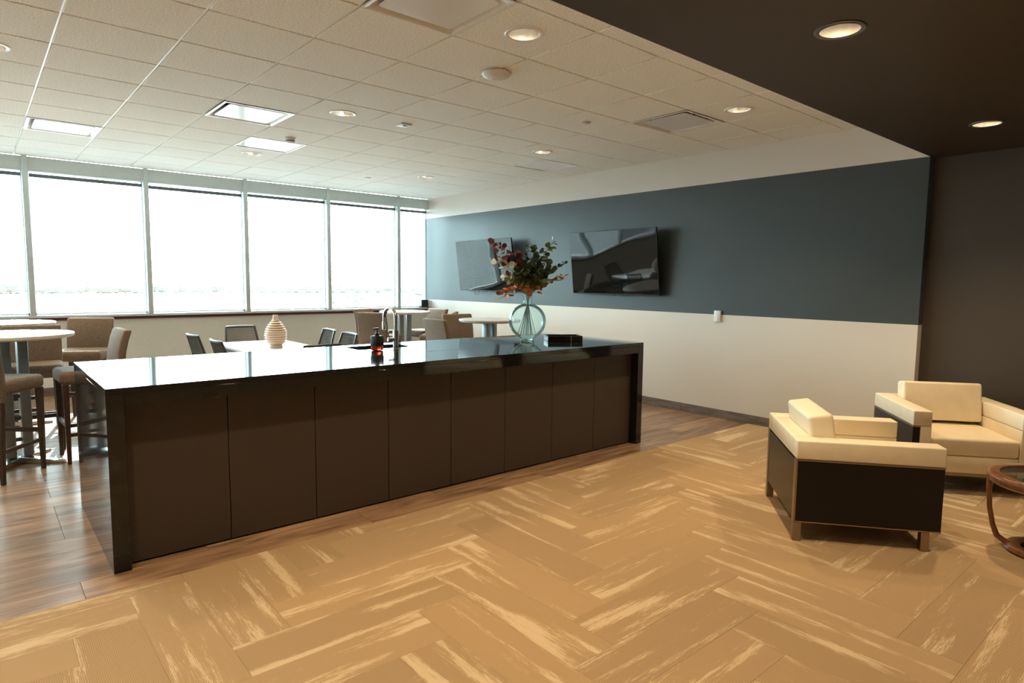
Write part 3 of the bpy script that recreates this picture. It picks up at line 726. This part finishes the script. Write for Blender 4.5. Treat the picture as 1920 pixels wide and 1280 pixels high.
# ------------------------------------------------------------------ bar stools (face +X locally)
def make_stool(label):
    t = thing('bar_stool', label, 'bar stool', (0, 0, 0), 0, 'brown fabric bar stools')
    MB().box(-.21, .235, -.225, .225, .655, .765).build('seat', 'stool_fabric', t, .035, 4)
    vs = []
    prof = [(.60, -.235), (.70, -.225), (.80, -.228), (.90, -.240), (1.0, -.262), (1.085, -.290)]
    b = MB()
    n = len(prof)
    for z, x in prof:
        hw = .222
        vs += [(x, -hw, z), (x, hw, z), (x+.062, hw, z), (x+.062, -hw, z)]
    fs = [(0, 1, 2, 3), tuple(4*(n-1)+k for k in (3, 2, 1, 0))]
    for i in range(n-1):
        for k in range(4): fs.append((4*i+k, 4*i+4+k, 4*i+4+(k+1) % 4, 4*i+(k+1) % 4))
    b.add(vs, fs).build('backrest', 'stool_fabric', t, .018, 3)
    for sy in (-1, 1):
        MB().taper(.20, sy*.195, 0, .66, .028, .044, 0, 0).build('leg', 'walnut', t, .003, 1)
        MB().taper(-.225, sy*.195, 0, .66, .028, .044, .02, 0).build('leg', 'walnut', t, .003, 1)
        MB().box(-.20, .185, sy*.195-.010, sy*.195+.010, .225, .255).build('stretcher', 'walnut', t, .003, 1)
    MB().box(.188, .212, -.18, .18, .30, .335).build('footrest', 'walnut', t, .003, 1)
    MB().box(-.222, -.202, -.18, .18, .25, .28).build('stretcher', 'walnut', t, .003, 1)
    return t
def ang(dx, dy): return math.atan2(dy, dx)
STOOLS = [
    ('bar stool nearest the camera, cut off by the left picture edge', (.075, 6.155), ang(.62, .79)),
    ('bar stool seen from the side behind the left end of the island', (.715, 6.40), ang(-1, -.05)),
    ('bar stool with sunlit seat facing the camera, beside the far left table', (.86, 8.06), ang(-.42, -.9)),
    ('bar stool behind the nearer left table, facing the camera', (.36, 6.98), ang(-.08, -1)),
    ('bar stool between the two left tables, turned to the windows', (.24, 7.68), ang(.05, 1)),
    ('bar stool in the window corner row, furthest left behind another stool', (4.70, 8.72), ang(.45, -.9)),
    ('grey-looking bar stool seen from behind, left of the faucet', (4.36, 7.99), ang(.84, .54)),
    ('bar stool in the window corner, back against the white wall', (5.42, 8.45), ang(-1, -.12)),
    ('bar stool whose back just shows above the stool by the grey table', (5.07, 7.60), ang(-.75, .65)),
    ('warm brown bar stool facing the camera beside the grey tall table', (4.96, 6.76), ang(-.12, -1)),
    ('bar stool with pale lit back, left of the grey tall table', (4.36, 6.22), ang(1, .02)),
]
st0 = None
for l, (x, y), a in STOOLS:
    if st0 is None: st0 = make_stool(l); st0.location = (x, y, 0); st0.rotation_euler.z = a
    else: copy_tree(st0, l, (x, y, 0), a)

# ------------------------------------------------------------------ white meeting table, mesh chairs, ribbed vase
mt = thing('meeting_table', 'low rectangular white table between the mesh chairs behind the island', 'table', (2.64, 7.32, 0))
MB().box(-.425, .425, -.95, .95, .712, .74).build('tabletop', 'tabletop_white', mt, .004, 2)
MB().box(-.36, .36, -.88, .88, .66, .711).build('apron', 'dark_steel', mt)
for sx in (-1, 1):
    for sy in (-1, 1): MB().box(sx*.36-.025, sx*.36+.025, sy*.86-.025, sy*.86+.025, 0, .66).build('leg', 'dark_steel', mt, .003, 1)
def make_mesh_chair(label):
    t = thing('mesh_chair', label, 'chair', (0, 0, 0), 0, 'dark mesh back chairs around the white table')
    MB().box(-.20, .24, -.225, .225, .425, .475).build('seat', 'chair_plastic', t, .02, 3)
    def P(u, v):      # u across -1..1, v up 0..1 on the backrest, curved and leaning
        hw = .225-.045*v
        return (-.215-.075*v-.03*v*v+.030*u*u, u*hw, .50+.405*v)
    rim = [P(u/6, 0) for u in range(-6, 7)]+[P(1, v/6) for v in range(1, 6)]+[P(u/6, 1) for u in range(6, -7, -1)]+[P(-1, v/6) for v in range(5, 0, -1)]
    MB().tube(rim, .014, 8, closed=True).build('back_frame', 'chair_plastic', t)
    g = MB()
    for i in range(1, 30):
        u = -1+2*i/30; g.tube([P(u, v/6) for v in range(7)], .0030, 4)
    for j in range(1, 24):
        v = j/24; g.tube([P(u/5, v) for u in range(-5, 6)], .0034, 4)
    o = g.build('back_mesh', 'chair_mesh', t); o['kind'] = 'stuff'
    MB().tube([(-.16, 0, .44), (-.23, 0, .45), (-.245, 0, .52)], .022, 8).build('back_support', 'chair_plastic', t)
    for sx, sy in ((1, 1), (1, -1), (-1, 1), (-1, -1)):
        MB().tube([(sx*.16, sy*.18, .43), (sx*.21+.01, sy*.22, .012)], [.013, .010], 8).build('leg', 'dark_steel', t)
    return t
CH = [('mesh chair on the left side of the white table, further from the island', (2.10, 7.58), .06), ('mesh chair on the left side of the white table, nearer the island', (2.12, 6.74), .0),
      ('mesh chair at the far end of the white table, facing the viewer', (2.64, 8.30), -PI/2), ('mesh chair on the right side of the white table, further from the island', (3.07, 7.48), PI-.05),
      ('mesh chair on the right side of the white table, nearer the island', (3.02, 6.80), PI+.0), ('mesh chair at the near end of the white table, only its top rim showing', (2.52, 6.03), PI/2)]
c0 = None
for l, (x, y), a in CH:
    if c0 is None: c0 = make_mesh_chair(l); c0.location = (x, y, 0); c0.rotation_euler.z = a
    else: copy_tree(c0, l, (x, y, 0), a)
rv = thing('ribbed_vase', 'cream ribbed ceramic vase on the white table', 'vase', (2.645, 7.33, .74))
pr = [(0, .0005), (.072, .0005), (.075, .004), (.074, .022)]
nr = 12
for k in range(nr):
    z0 = .024+k*.0250; t = k/(nr-1)
    q = (t-.40)/(.40 if t < .40 else .66)
    r_ = .080+.048*math.sqrt(max(0, 1-q*q)) if t < .40 else .036+.092*math.cos(min(1, q*1.02)*PI/2)**.92
    pr += [(r_-.017, z0), (r_-.016, z0+.007), (r_-.003, z0+.011), (r_, z0+.0150), (r_-.004, z0+.019), (r_-.016, z0+.0235)]
pr += [(.033, .328), (.029, .334), (.0285, .372), (.030, .378), (.024, .378), (.022, .34), (0, .335)]
MB().lathe(pr, 48).build('body', 'ceramic', rv, angle=75)

# ------------------------------------------------------------------ lounge armchairs (face +X locally)
def make_armchair(label):
    t = thing('armchair', label, 'armchair', (0, 0, 0), 0, 'cream leather armchairs')
    D, W2, A = .40, .42, .127
    for s in (-1, 1):
        y0, y1 = sorted((s*(W2-A), s*W2))
        MB().box(-D, D, y0, y1, .503, .617).build('arm', 'cream_leather', t, .010, 3)
        y0, y1 = sorted((s*(W2-A), s*(W2-.052)))
        MB().box(-D+.02, D-.002, y0, y1, .150, .502).build('arm_inner_panel', 'cream_leather', t, .004, 2)
        y0, y1 = sorted((s*(W2-.050), s*(W2-.002)))
        MB().box(-D+.012, D-.004, y0, y1, .128, .494).build('side_panel', 'espresso_wood', t, .0015, 1)
        y0, y1 = sorted((s*(W2-.05), s*(W2+.0)))
        MB().box(-D, D-.002, y0, y1, .4945, .5025).build('metal_rail', 'bronze_metal', t); MB().box(-D+.012, D-.004, y0, y1, .120, .1275).build('metal_rail', 'bronze_metal', t)
        y0, y1 = sorted((s*(W2-.047), s*(W2-.0005)))
        MB().box(-D, -D+.047, y0, y1, .0045, .1195).build('leg', 'bronze_metal', t, .002, 1)
        MB().box(-D, -D+.0115, y0, y1, .120, .494).build('corner_strip', 'bronze_metal', t, .001, 1)
        MB().box(D-.105, D-.060, y0, y1, .0045, .1195).build('leg', 'bronze_metal', t, .002, 1)
    MB().box(-D, -D+.127, -W2+A+.0005, W2-A-.0005, .503, .617).build('back_rail', 'cream_leather', t, .008, 3)
    MB().box(-D+.055, -D+.127, -W2+A, W2-A, .150, .502).build('back_inner_panel', 'cream_leather', t, .004, 2)
    MB().box(-D+.002, -D+.040, -W2+.0505, W2-.0505, .128, .494).build('back_panel', 'espresso_wood', t, .0015, 1)
    MB().box(-D+.13, D-.012, -W2+A+.001, W2-A-.001, .165, .292).build('seat_base', 'cream_leather', t, .008, 2)
    MB().box(-D+.13, D-.02, -W2+A, W2-A, .140, .164).build('under_frame', 'bronze_metal', t)
    MB().box(-D+.13, D-.003, -W2+A+.004, W2-A-.004, .294, .425).build('seat_cushion', 'cream_leather', t, .022, 4)
    M_ = Matrix.Translation((-D+.130, 0, .425)) @ Matrix.Rotation(math.radians(-9), 4, 'Y')
    MB().box(.005, .150, -W2+A+.006, W2-A-.006, .004, .315, M_).build('back_cushion', 'cream_leather', t, .022, 4)
    return t
ac = make_armchair('cream armchair seen from its dark back corner, nearer the viewer'); ac.location = (4.243, 1.623, 0); ac.rotation_euler.z = ang(.615, -.788)
copy_tree(ac, 'cream armchair facing the viewer in the dark lounge corner', (5.822, 1.47, 0), ang(-.788, -.615))

stb = thing('side_table', 'round cherry wood side table with glass top at the right picture edge', 'side table', (4.62, .655, .0045))
R = .30
MB().lathe([(R-.062, .445), (R-.060, .452), (R-.02, .455), (R-.004, .446), (R, .430), (R-.006, .405), (R-.025, .392), (R-.05, .398), (R-.062, .41), (R-.062, .445)], 64, cap=False).build('top_ring', 'cherry_wood', stb, angle=60)
MB().lathe([(0, .438), (R-.0615, .438), (R-.0615, .446), (0, .446)], 48).build('glass_top', 'glass_green', stb)
for k in range(3):
    a = math.radians(101)+k*2*PI/3
    pts = [(R-.022, 0, .41), (R-.018, 0, .33), (R-.028, 0, .22), (R-.048, 0, .12), (R-.072, 0, .055), (R-.115, 0, .026), (R-.15, 0, .018)]
    M_ = Matrix.Rotation(a, 4, 'Z')
    MB().tube(pts, [.024, .020, .018, .019, .022, .022, .018], 12, M_, flat=.75).build('leg', 'cherry_wood', stb)
MB().lathe([(.115, .0), (.185, .0), (.196, .012), (.185, .030), (.13, .034), (.115, .026), (.115, .0)], 48, cap=False).build('base_ring', 'cherry_wood', stb, angle=50)

# ------------------------------------------------------------------ outside the windows
g = MB().box(-260, 320, YW+2, 420, -6.4, -6.0).build('ground_outside', 'concrete_ground'); struct(g, 'pale ground outside the windows')
def blob_tree(name, label, loc, h, r, n, seed, group='trees outside the windows'):
    q = random.Random(seed); t = thing(name, label, 'tree', loc, 0, group)
    MB().tube([(0, 0, 0), (.1, 0, h*.5), (0, .1, h*.8)], [r*.09, r*.06, r*.03], 8).build('trunk', 'tree_bark', t)
    b = MB()
    for k in range(n):
        c = Vector((q.gauss(0, r*.42), q.gauss(0, r*.42), h*.62+q.gauss(0, h*.17))); s = r*q.uniform(.10, .24)
        M_ = Matrix.Translation(c) @ Matrix.Rotation(q.uniform(0, 3), 4, Vector((q.random(), q.random(), q.random()+.1))) @ Matrix.Diagonal((s, s*.8, s*.7, 1))
        f = 1.618; vs = [(-1, f, 0), (1, f, 0), (-1, -f, 0), (1, -f, 0), (0, -1, f), (0, 1, f), (0, -1, -f), (0, 1, -f), (f, 0, -1), (f, 0, 1), (-f, 0, -1), (-f, 0, 1)]
        b.add([Vector(v)*.53 for v in vs], [(0, 11, 5), (0, 5, 1), (0, 1, 7), (0, 7, 10), (0, 10, 11), (1, 5, 9), (5, 11, 4), (11, 10, 2), (10, 7, 6), (7, 1, 8), (3, 9, 4), (3, 4, 2), (3, 2, 6), (3, 6, 8), (3, 8, 9), (4, 9, 5), (2, 4, 11), (6, 2, 10), (8, 6, 7), (9, 8, 1)], M_)
    o = b.build('crown', 'tree_leaf', t)
    return t
blob_tree('garden_tree', 'pale leafy tree seen through the narrow corner window', (36.5, 56, -6), 7.0, 3.0, 90, 3)
blob_tree('garden_tree', 'pale leafy tree seen through the last wide window', (28.0, 58, -6), 5.6, 2.6, 80, 5)
far = MB(); q = random.Random(9)
for k in range(150):
    x = -60+k*2.4+q.uniform(-1, 1); hh = q.uniform(2.0, 6.0); s = q.uniform(1.2, 2.6)
    far.lathe([(0, 0), (s, hh*.25), (s*1.1, hh*.6), (s*.6, hh*.9), (0, hh)], 7, x, 330+q.uniform(-6, 6), Matrix.Translation((0, 0, -6)))
far.build('distant_tree_belt', 'tree_leaf'); tag(bpy.data.objects['distant_tree_belt'], 'hazy belt of distant trees along the horizon', 'trees', None, 'stuff')
